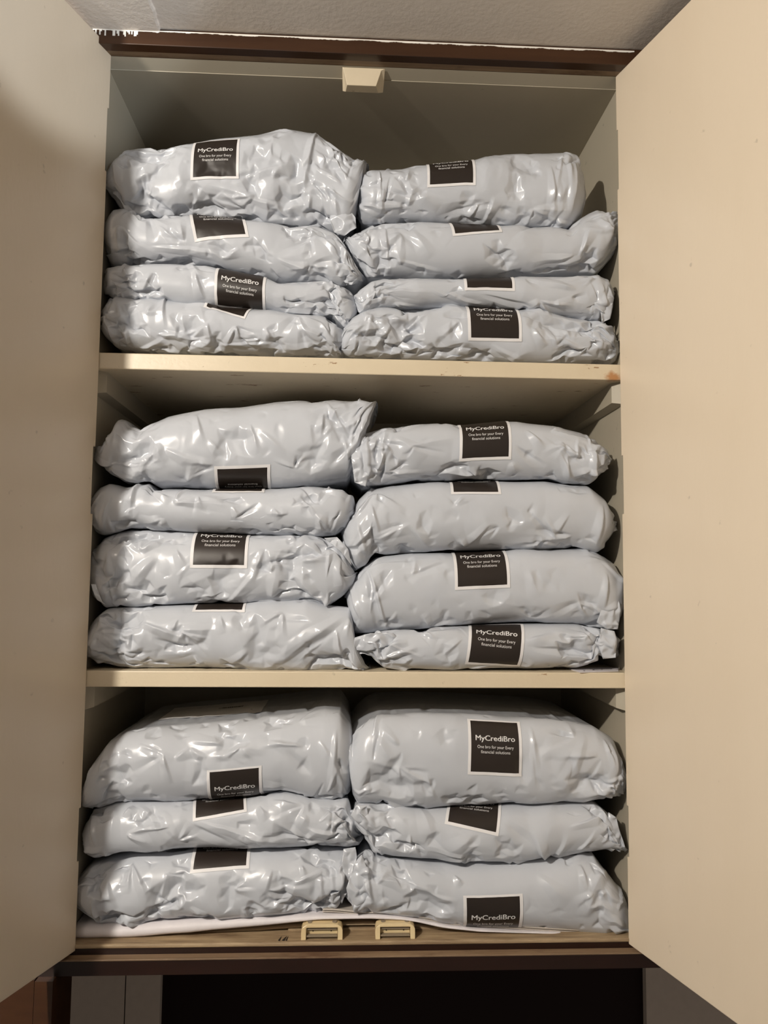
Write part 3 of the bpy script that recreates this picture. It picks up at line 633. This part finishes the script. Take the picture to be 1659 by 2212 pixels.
# each bag: outline (top, bottom) as seen, sticker (left point, right point, row 0..1, flipped), folds, options, label
BAGS = [
 # ---- top compartment, left stack
 dict(top=[(230,388),(245,355),(290,330),(345,322),(395,320),(450,309),(505,302),(560,293),(618,284),(650,288),(683,294),(700,306),(740,333),(784,357)],
      bot=[(230,398),(236,430),(252,452),(268,478),(298,481),(318,472),(341,479),(417,469),(489,474),(560,484),(627,492),(681,494),(721,505),(742,506),(758,497),(769,470),(775,430),(784,365)],
      st=((410,389),(515,383),1.0,False), seed=11, flaps=[([(715,425),(745,435),(768,468),(770,490),(744,505),(722,499),(712,470)],0.012)], crumple=1.15, e=0.055,
      folds=[(500,395,655,350,4,10),(690,300,655,425,5,9),(700,305,770,395,4,8),(300,375,335,390,3,7),(505,420,650,460,4,9),(330,400,320,470,4,9),(300,380,310,440,-4,9),(460,440,540,480,3,8),(670,420,665,470,4,6),(720,400,735,480,4,7),(700,440,700,490,-4,6)],
      label='topmost grey mailer bag of the left stack in the top compartment, right corner sticking up'),
 dict(top=[(227,490),(232,470),(240,457),(262,455),(276,464),(298,480),(341,479),(417,469),(489,474),(560,484),(627,492),(681,494),(721,508),(742,530),(765,572),(784,600)],
      bot=[(227,560),(232,576),(240,581),(308,579),(381,576),(453,579),(525,592),(562,599),(598,609),(634,609),(699,611),(720,620),(735,622),(760,616),(779,608),(784,604)],
      st=((421,524),(538,515),1.0,False), seed=12, flaps=[([(750,555),(772,575),(784,604),(762,608),(744,590)],0.02)], crumple=1.0,
      folds=[(276,500,275,575,-6,9),(320,535,500,560,4,10),(480,560,520,540,3,8),(600,560,690,590,4,9),(340,490,400,540,3,9),(690,510,740,560,4,8)],
      label='second mailer bag down in the top left stack, squashed sticker near its upper edge'),
 dict(top=[(231,608),(238,587),(308,580),(381,577),(453,580),(525,593),(562,600),(598,610),(634,610),(699,612),(735,622),(755,634),(768,645),(777,660)],
      bot=[(231,640),(247,647),(300,650),(345,655),(402,664),(460,665),(525,669),(580,671),(634,682),(699,689),(730,700),(753,714),(768,704),(777,680)],
      st=((462,601),(574,619),0.40,False), seed=13, crumple=0.9, e=0.035,
      folds=[(330,590,300,640,4,9),(420,590,440,650,4,9),(720,625,740,690,4,8),(690,640,770,660,-3,8),(400,580,440,610,3,7)],
      label='third mailer bag in the top left stack, its whole brand name readable'),
 dict(top=[(222,690),(232,660),(247,648),(300,651),(345,656),(402,665),(460,666),(525,670),(580,672),(634,683),(699,690),(725,702),(745,718),(750,735)],
      bot=[(222,705),(230,735),(247,756),(340,760),(440,764),(530,767),(640,770),(735,773),(745,765),(750,745)],
      st=((440,669),(533,690),0.985,False), seed=14, crumple=1.15,
      folds=[(268,700,285,755,5,9),(350,715,470,745,5,9),(360,660,355,715,4,8),(450,700,460,745,4,8),(575,710,590,745,4,9),(470,745,600,745,3,8),(690,700,730,740,4,9)],
      label='bottom mailer bag of the top left stack, lying on the upper shelf'),
 # ---- top compartment, right stack
 dict(top=[(775,400),(781,382),(801,374),(869,373),(919,363),(1025,352),(1122,344),(1200,339),(1236,338),(1248,346),(1253,372)],
      bot=[(775,470),(784,485),(869,482),(936,485),(1004,483),(1038,488),(1122,489),(1185,491),(1211,499),(1240,496),(1253,492)],
      st=((920,406),(1029,402),1.0,False), seed=21, crumple=0.75, e=0.05,
      folds=[(870,400,950,450,5,12),(1040,485,1070,425,5,10),(1060,440,940,470,-5,12),(1190,360,1195,480,4,10),(830,400,820,470,3,9),(1000,470,1040,480,-6,8),(1240,345,1225,480,4,8)],
      label='topmost mailer bag of the right stack in the top compartment, sticker folded over its top'),
 dict(top=[(747,519),(765,503),(802,486),(827,483),(884,486),(966,487),(1089,493),(1191,496),(1232,499),(1262,478),(1294,464),(1310,469),(1335,478)],
      bot=[(747,525),(765,566),(798,604),(843,604),(966,604),(1089,600),(1212,594),(1294,593),(1310,582),(1325,565),(1335,556)],
      st=((976,511),(1085,503),1.0,False), seed=22, crumple=0.8, e=0.05,
      folds=[(830,490,840,600,5,10),(850,560,960,590,3,9),(1250,555,1280,490,5,11),(1290,470,1330,540,4,9),(770,530,830,545,-5,9),(890,500,930,560,3,12),(1180,500,1100,520,-3,10)],
      label='second mailer bag from the top in the top right stack, pressed against the right side'),
 dict(top=[(763,651),(777,636),(802,616),(827,609),(884,607),(966,606),(1105,604),(1212,599),(1294,598),(1314,608),(1328,630)],
      bot=[(763,656),(779,682),(822,667),(925,663),(1007,665),(1070,668),(1130,672),(1232,686),(1302,695),(1318,684),(1328,650)],
      st=((1003,630),(1112,629),1.0,False), seed=23, flaps=[([(1296,606),(1318,612),(1329,640),(1322,685),(1303,694),(1298,650)],0.004)], crumple=0.7, e=0.035,
      folds=[(780,645,930,635,4,9),(930,625,1050,665,4,10),(1040,640,1160,665,-4,9),(1300,610,1305,690,5,7),(1315,615,1318,680,-4,6)],
      label='thin third mailer bag in the top right stack, only the foot of its sticker showing'),
 dict(top=[(738,745),(748,715),(761,693),(794,672),(822,667),(925,663),(1007,665),(1070,668),(1130,673),(1232,687),(1302,696),(1318,712),(1335,738)],
      bot=[(738,760),(761,773),(810,776),(966,781),(1130,784),(1269,785),(1318,787),(1335,785)],
      st=((1009,736),(1129,737),1.0,False), seed=24, crumple=1.3,
      folds=[(870,700,890,730,5,8),(800,740,850,765,4,8),(1000,690,950,730,4,9),(1150,710,1180,750,5,9),(1250,700,1310,760,5,9),(1190,720,1280,770,4,8),(1060,745,1130,775,4,8),(850,690,800,760,4,9)],
      label='bottom mailer bag of the top right stack, very crumpled, square sticker fully visible'),
 # ---- middle compartment, left stack
 dict(top=[(207,965),(220,957),(240,928),(250,905),(262,908),(275,922),(298,927),(356,902),(435,889),(517,879),(591,867),(650,863),(721,866),(775,867),(811,869)],
      bot=[(207,992),(239,1028),(262,1044),(317,1044),(337,1052),(454,1055),(572,1055),(682,1053),(752,1038),(770,1005),(780,960),(791,922),(805,890),(811,876)],
      st=((461,1003),(584,998),0.0,True), seed=31, crumple=0.55, e=0.06, lump=0.7,
      folds=[(285,1003,355,970,5,11),(355,970,430,1000,4,11),(425,900,440,960,3,9),(540,915,560,980,4,10),(450,950,490,990,4,10),(565,930,620,980,3,10),(700,890,690,950,5,9),(760,950,710,1010,-4,10),(700,870,790,940,3,9),(320,1040,300,960,3,9)],
      label='topmost bag of the middle left stack, sticker upside down at its lower edge'),
 dict(top=[(199,1085),(211,1056),(231,1046),(262,1053),(300,1046),(313,1044),(325,1053),(356,1055),(454,1057),(572,1057),(689,1055),(736,1060),(760,1078),(766,1092)],
      bot=[(199,1110),(205,1152),(219,1155),(278,1142),(340,1145),(415,1150),(572,1158),(682,1160),(725,1155),(748,1140),(766,1115)],
      st=((457,1062),(571,1063),0.97,False), seed=32, crumple=0.85,
      folds=[(310,1048,278,1122,6,10),(325,1060,370,1080,4,8),(500,1095,520,1120,3,8),(590,1100,610,1120,4,8),(690,1120,700,1150,4,8),(240,1070,225,1150,4,9),(370,1080,520,1095,2,9)],
      label='second bag in the middle left stack, only a dark sliver of sticker showing'),
 dict(top=[(198,1178),(212,1161),(240,1148),(271,1143),(340,1147),(415,1151),(572,1159),(682,1161),(725,1163),(745,1190),(766,1232)],
      bot=[(198,1230),(205,1280),(226,1308),(290,1308),(359,1305),(498,1299),(598,1295),(657,1295),(709,1308),(735,1292),(757,1270),(766,1245)],
      st=((411,1224),(536,1225),1.0,False), seed=33, flaps=[([(196,1262),(205,1262),(220,1300),(226,1306),(208,1296)],0.0),([(700,1162),(728,1160),(752,1185),(760,1222),(735,1190)],0.004)], crumple=1.1,
      folds=[(230,1180,240,1300,5,11),(330,1205,280,1260,5,12),(380,1245,440,1200,4,11),(480,1295,400,1240,4,12),(490,1295,560,1230,4,11),(570,1190,540,1260,4,11),(700,1300,630,1230,4,12),(735,1210,740,1280,4,8),(640,1220,700,1215,3,9)],
      label='third bag in the middle left stack, upright square sticker with all lines readable'),
 dict(top=[(190,1345),(205,1326),(224,1312),(290,1310),(359,1308),(415,1306),(534,1300),(598,1297),(657,1298),(709,1310),(753,1316),(760,1340),(762,1385),(779,1414),(791,1440)],
      bot=[(190,1414),(212,1428),(252,1442),(339,1447),(415,1445),(438,1446),(558,1447),(613,1447),(717,1448),(780,1447),(791,1446)],
      st=((413,1322),(530,1323),1.0,False), seed=34, crumple=1.0,
      folds=[(262,1315,262,1430,-7,7),(745,1335,600,1430,6,13),(740,1350,580,1445,-4,12),(300,1345,420,1390,6,10),(330,1380,420,1410,-5,10),(475,1330,485,1370,4,9),(420,1420,440,1444,4,6),(700,1385,640,1430,4,9),(725,1360,740,1440,5,8),(385,1340,370,1370,3,8)],
      label='bottom bag of the middle left stack, long diagonal fold, resting on the lower shelf'),
 # ---- middle compartment, right stack
 dict(top=[(759,967),(768,945),(797,937),(831,926),(890,923),(987,921),(1037,916),(1088,911),(1122,911),(1206,921),(1260,938),(1291,953),(1310,972),(1317,992)],
      bot=[(759,1030),(784,1051),(814,1050),(890,1042),(995,1038),(1122,1035),(1189,1035),(1227,1045),(1278,1047),(1300,1025),(1317,1000)],
      st=((993,997),(1107,991),1.0,False), seed=41, flaps=[([(762,945),(790,940),(798,975),(800,1010),(790,1050),(766,1040),(759,990)],0.0)], crumple=0.95, e=0.05,
      folds=[(850,950,920,990,4,12),(790,940,795,1040,5,8),(1140,930,1180,970,4,10),(1110,960,1180,1010,-4,10),(1200,960,1260,990,5,10),(1210,980,1240,1040,4,9),(1290,960,1270,1040,4,9),(830,960,820,1010,4,8)],
      label='topmost bag of the right stack in the middle compartment, standing clear of the cupboard side'),
 dict(top=[(740,1130),(755,1110),(776,1078),(797,1058),(848,1048),(953,1043),(1080,1040),(1185,1040),(1232,1048),(1278,1052),(1308,1076),(1327,1125)],
      bot=[(740,1160),(746,1203),(768,1231),(789,1222),(805,1201),(890,1192),(974,1191),(1080,1188),(1185,1186),(1249,1184),(1295,1194),(1316,1165),(1327,1140)],
      st=((972,1068),(1085,1069),1.0,False), seed=42, crumple=0.7, e=0.055, lump=0.7,
      folds=[(800,1090,820,1160,4,9),(815,1165,890,1130,4,10),(930,1180,880,1130,3,10),(1060,1130,1000,1180,3,10),(1230,1110,1180,1170,3,10),(1300,1090,1280,1180,4,10),(770,1120,790,1210,4,8),(1140,1100,1200,1170,-3,9)],
      label='second bag in the middle right stack, sagging over the bag below at its left end'),
 dict(top=[(750,1280),(757,1258),(790,1221),(814,1204),(892,1197),(974,1195),(1081,1191),(1191,1188),(1273,1184),(1298,1197),(1330,1218),(1341,1258)],
      bot=[(750,1295),(761,1349),(767,1368),(800,1366),(835,1360),(925,1356),(1027,1349),(1113,1345),(1245,1344),(1294,1350),(1330,1359),(1341,1335)],
      st=((981,1277),(1101,1271),1.0,False), seed=43, flaps=[([(1300,1312),(1340,1290),(1343,1335),(1338,1360),(1312,1360),(1292,1345)],0.0)], crumple=0.5, e=0.055, lump=0.6,
      folds=[(790,1230,830,1355,-6,8),(800,1235,840,1360,4,8),(1140,1230,1165,1290,3,12),(1310,1240,1300,1320,4,8),(930,1350,910,1325,3,8),(830,1350,860,1320,3,8),(1300,1320,1340,1300,4,7)],
      label='third bag of the middle right stack, smooth front, straight fold near left end'),
 dict(top=[(763,1400),(773,1379),(790,1371),(835,1364),(925,1359),(1007,1353),(1113,1348),(1253,1347),(1302,1358),(1332,1368)],
      bot=[(763,1408),(786,1412),(800,1418),(814,1428),(831,1441),(925,1444),(1027,1445),(1130,1445),(1253,1443),(1281,1434),(1296,1416),(1315,1422),(1332,1416)],
      st=((1001,1434),(1120,1440),1.0,False), seed=44, flaps=[([(761,1380),(800,1368),(850,1368),(862,1380),(838,1396),(790,1408),(768,1406)],-0.004),([(1300,1357),(1330,1364),(1336,1395),(1331,1421),(1305,1424),(1296,1400)],-0.002)], crumple=1.0,
      folds=[(780,1395,880,1390,5,10),(910,1370,945,1385,4,9),(820,1420,900,1400,4,9),(1120,1390,1200,1370,4,11),(1150,1400,1280,1410,-4,10),(1250,1360,1290,1400,4,9),(1000,1380,950,1420,3,9),(1300,1360,1290,1420,-5,8)],
      label='bottom bag of the middle right stack, its square sticker reaching the lower shelf'),
 # ---- bottom compartment, left stack
 dict(top=[(174,1725),(180,1685),(196,1640),(222,1600),(262,1580),(330,1570),(420,1562),(500,1555),(620,1543),(700,1531),(735,1535),(755,1560),(762,1590)],
      bot=[(174,1737),(182,1746),(215,1740),(262,1722),(359,1728),(404,1729),(490,1722),(560,1716),(610,1708),(640,1715),(680,1727),(720,1728),(750,1715),(762,1690)],
      st=((447,1661),(566,1650),0.0,False), seed=51, crumple=0.7, e=0.05, lump=0.8, y0=-0.002,
      folds=[(300,1610,375,1640,3,10),(375,1640,410,1616,4,10),(410,1616,445,1640,4,10),(445,1640,580,1600,4,12),(580,1600,640,1620,3,10),(730,1640,745,1670,-6,7),(620,1700,560,1700,3,9),(690,1600,720,1650,3,9),(250,1600,270,1690,3,14),(620,1620,680,1680,-3,12)],
      label='topmost bag of the left stack in the bottom compartment, its top lost in shadow'),
 dict(top=[(184,1796),(187,1765),(198,1747),(242,1731),(275,1727),(386,1731),(443,1729),(550,1721),(612,1711),(640,1717),(680,1728),(722,1729),(748,1724),(765,1750),(779,1785)],
      bot=[(184,1822),(193,1846),(208,1852),(263,1839),(386,1832),(501,1829),(591,1826),(714,1826),(755,1824),(770,1820),(779,1812)],
      st=((414,1776),(533,1755),1.0,False), seed=52, crumple=0.95,
      folds=[(262,1765,290,1740,4,9),(300,1740,370,1820,4,12),(330,1740,350,1790,-3,10),(410,1770,640,1825,4,11),(400,1775,500,1825,-4,11),(560,1745,580,1770,4,9),(590,1735,660,1755,3,9),(660,1790,740,1810,4,9),(250,1740,245,1835,3,12),(690,1780,730,1750,4,9)],
      label='middle bag of the three in the bottom left stack, sticker tilted with no words showing'),
 dict(top=[(161,1895),(184,1868),(227,1850),(286,1839),(395,1833),(522,1830),(649,1830),(735,1830),(760,1838),(770,1855)],
      bot=[(161,1912),(165,1955),(205,1986),(250,1992),(290,1990),(332,1985),(416,1980),(564,1974),(670,1968),(733,1958),(752,1930),(770,1880)],
      st=((410,1888),(539,1876),1.0,False), seed=53, flaps=[([(742,1838),(768,1836),(771,1856),(760,1885),(748,1935),(738,1958),(734,1900)],0.006)], crumple=1.2, e=0.055,
      folds=[(230,1900,250,1960,5,10),(285,1865,275,1930,4,9),(285,1860,320,1945,4,8),(350,1890,420,1910,4,10),(380,1940,330,1975,4,10),(380,1940,395,1970,4,8),(350,1905,330,1960,-4,10),(590,1880,570,1930,3,10),(690,1870,700,1950,3,9),(735,1845,740,1950,5,7),(755,1840,750,1920,-5,6),(200,1920,230,1985,4,9)],
      label='bottom bag of the bottom left stack, lying on the folded white paper'),
 # ---- bottom compartment, right stack
 dict(top=[(749,1602),(772,1577),(800,1555),(825,1545),(911,1541),(1004,1543),(1122,1550),(1227,1556),(1291,1569),(1333,1594),(1350,1645)],
      bot=[(749,1611),(760,1655),(758,1705),(776,1733),(827,1733),(911,1745),(995,1740),(1080,1737),(1164,1732),(1227,1730),(1265,1733),(1308,1723),(1350,1706)],
      st=((1007,1669),(1127,1675),1.0,False), seed=61, crumple=0.7, e=0.045, lump=0.7, y0=-0.002,
      folds=[(1145,1570,1160,1690,3,7),(1165,1640,1210,1590,2,14),(1265,1590,1200,1720,4,12),(1320,1600,1330,1700,4,9),(810,1590,850,1660,3,12),(860,1660,930,1670,-3,9),(920,1670,940,1730,3,9),(760,1700,830,1700,4,9),(1160,1700,1150,1600,-2,9),(1300,1640,1240,1720,-3,10)],
      label='big topmost bag of the bottom right stack, whole square sticker facing front'),
 dict(top=[(757,1761),(768,1738),(805,1734),(860,1738),(911,1747),(995,1742),(1080,1739),(1164,1734),(1227,1732),(1291,1732),(1312,1748),(1333,1766),(1338,1788),(1353,1830)],
      bot=[(757,1769),(784,1805),(810,1838),(848,1848),(911,1853),(1059,1853),(1177,1849),(1249,1841),(1310,1837),(1353,1835)],
      st=((957,1779),(1077,1806),1.0,False), seed=62, flaps=[([(757,1762),(770,1740),(792,1742),(798,1775),(778,1785)],0.0),([(1318,1758),(1334,1768),(1338,1788),(1353,1833),(1322,1830),(1312,1795)],0.006)], crumple=0.9,
      folds=[(830,1760,850,1830,3,12),(900,1745,940,1830,3,14),(1180,1845,1150,1790,5,10),(1180,1845,1230,1800,4,10),(1230,1790,1320,1770,4,10),(1300,1830,1330,1790,4,8),(780,1740,790,1800,4,8),(1080,1770,1160,1830,-3,12),(1030,1800,960,1845,3,12)],
      label='middle bag of the three in the bottom right stack, sticker slanting clockwise'),
 dict(top=[(745,1922),(759,1897),(772,1852),(789,1834),(810,1842),(869,1852),(953,1856),(1059,1856),(1173,1851),(1249,1843),(1291,1841),(1312,1868),(1340,1900),(1356,1927)],
      bot=[(745,1932),(772,1967),(810,1968),(850,1972),(911,1981),(995,1996),(1122,1999),(1206,2003),(1270,2008),(1312,2009),(1337,2005),(1356,2002)],
      st=((1000,1932),(1130,1928),0.0,False), seed=63, flaps=[([(748,1920),(766,1870),(782,1850),(798,1890),(796,1940),(788,1962),(768,1968),(752,1945)],-0.003)], crumple=0.95, e=0.05, lump=0.8,
      folds=[(790,1850,800,1960,5,8),(815,1860,810,1920,-4,7),(810,1900,880,1910,4,9),(1255,1870,1270,1930,4,9),(1310,1880,1260,1960,4,12),(1160,1890,1230,1950,3,12),(930,1930,990,1950,3,9),(1270,1960,1330,1970,4,9),(980,1890,1000,1910,3,9),(820,1920,830,1965,3,7)],
      label='bottom bag of the bottom right stack, lower half of its sticker tucked under'),
]
for b in BAGS:
    kw = {k: b[k] for k in ('y0', 'yb', 'e', 'rend', 'crumple', 'lump') if k in b}
    kw.setdefault('yb', 0.31); st = b['st']
    base = Bag(b['top'], b['bot'], seed=b['seed'], ni=120, nj=120, **{**kw, 'crumple': 0.0, 'lump': 0.0})
    bag = Bag(b['top'], b['bot'], seed=b['seed'], folds=b['folds'], flats=[(st[0], st[1], st[2], HR, False)], **kw)
    o = bag.build('mailer_bag', m_bag, label=b['label'], cat='mailer bag', group='stacked grey mailer bags in the cupboard')
    bag.sticker(o, base, *st[:2], st[2], HR, st[3])
    for (fp, fy) in b.get('flaps', ()):
        flap(o, fp, fy, b['seed']+len(fp))
    if b['seed'] == 51:                     # pale address label with a bar code on the shadowed top
        x0, x1 = float(UZ(420, 1500, -0.235)[0]), float(UZ(600, 1500, -0.235)[0]); sc = bag.S[bag.n//2, 0]
        def patch(name, xa, xb, sa, sb, off, mat, par, cols=14, rows=14):
            A, B = np.meshgrid(np.linspace(xa, xb, cols), np.linspace(sa, sb, rows), indexing='ij'); V = bag.at(A, B, off).reshape(-1, 3)
            i, j = np.meshgrid(np.arange(cols-1), np.arange(rows-1), indexing='ij'); Q = np.stack([i*rows+j, i*rows+j+1, (i+1)*rows+j+1, (i+1)*rows+j], -1).reshape(-1, 4)
            q = fast_mesh(name, V-np.array(o['_o']), [Q], mat); q.parent = par; return q
        al = tag(patch('address_label', x0, x1, sc-0.16, sc-0.04, 0.0008, m_border, o), label='pale address label in shadow')
        rr = random.Random(2); xx = x0+0.085; VB = []; FB = []
        while xx < x0+0.125:
            w_ = rr.choice([0.0006, 0.0012, 0.0018]); A, B = np.meshgrid([xx, xx+w_], np.linspace(sc-0.115, sc-0.105, 3), indexing='ij'); b0 = len(VB)*6
            VB.append(bag.at(A, B, 0.0014).reshape(-1, 3)); FB += [(b0, b0+1, b0+4, b0+3), (b0+1, b0+2, b0+5, b0+4)]; xx += w_+rr.choice([0.0008, 0.0014])
        q = fast_mesh('bar_code', np.concatenate(VB)-np.array(o['_o']), [np.array(FB)], m_dark); q.parent = al

# ------------------------------------------------------------------ papers in the bottom of the cupboard
def sheet(name, top, bot, mat, label, cat, y0, yb, e, seed, lump=0.1):
    g = Bag(top, bot, y0=y0, yb=yb, e=e, rend=0.004, seed=seed, crumple=0.0, ni=220, nj=90, cap=0.001, sm=4, lump=lump)
    return g.build(name, mat, label=label, cat=cat)
sheet('folded_paper', [(163,1991),(230,1994),(311,1991),(437,1982),(564,1977),(691,1974),(800,1973),(850,1976),(902,1984),(970,1998),(1080,2008),(1228,2016)],
      [(163,2025),(269,2023),(437,2010),(564,1999),(691,1986),(800,1984),(870,1986),(900,1990),(953,2002),(1038,2012),(1228,2018)], m_paper,
      'white sheet of folded paper curling along the front of the bottom board', 'paper', 0.014, 0.14, 0.02, 71)
sheet('cardboard_sheet', [(300,2021),(437,2011),(564,2001),(691,1991),(800,1990),(900,1994),(1000,2013)],
      [(300,2025),(437,2018),(564,2009),(691,2000),(800,1998),(900,2002),(1000,2019)], m_board,
      'brown cardboard sheet bowing beneath the white folded paper', 'cardboard', 0.034, 0.20, 0.004, 72, 0.0)
for k, dy in enumerate((0, 4)):
    sheet('newspaper_fold', [(697,1963+dy),(730,1964+dy),(780,1969+dy),(850,1971+dy),(905,1978+dy),(970,1990+dy),(1120,2000+dy),(1240,2007+dy),(1330,2010+dy)],
      [(697,1966+dy),(730,1967+dy),(780,1972+dy),(850,1974+dy),(905,1981+dy),(970,1993+dy),(1120,2003+dy),(1240,2010+dy),(1330,2013+dy)], m_grey,
      ('upper of two thin grey folded sheets under the bottom right bag', 'lower of two thin grey folded sheets under the bottom right bag')[k], 'paper', 0.018+0.003*k, 0.28, 0.003, 73+k, 0.0)
z = S2T+0.0012
q = [UZ(a, b, z) for a, b in ((1253, 1452), (1336, 1449), (1335, 1441), (1228, 1444))]
card = MB().prism([tuple(p_) for p_ in q], (0, 0, -0.0008)).build('paper_slip', m_paper, loc=(float(q[0][0]), float(q[0][1]), z))
tag(card, label='white paper slip with dark dots on the lower shelf by the right side', cat='paper slip')
for a, b in ((1262, 1449), (1282, 1447), (1300, 1446), (1320, 1445)):
    c_ = UZ(a, b, z+0.0002); MB().cyl(tuple(c_), (0, 0, 1), 0.0016, 0.0003, 12).build('dot', m_dark, card)

for o in bpy.data.objects:
    if '_o' in o: del o['_o']
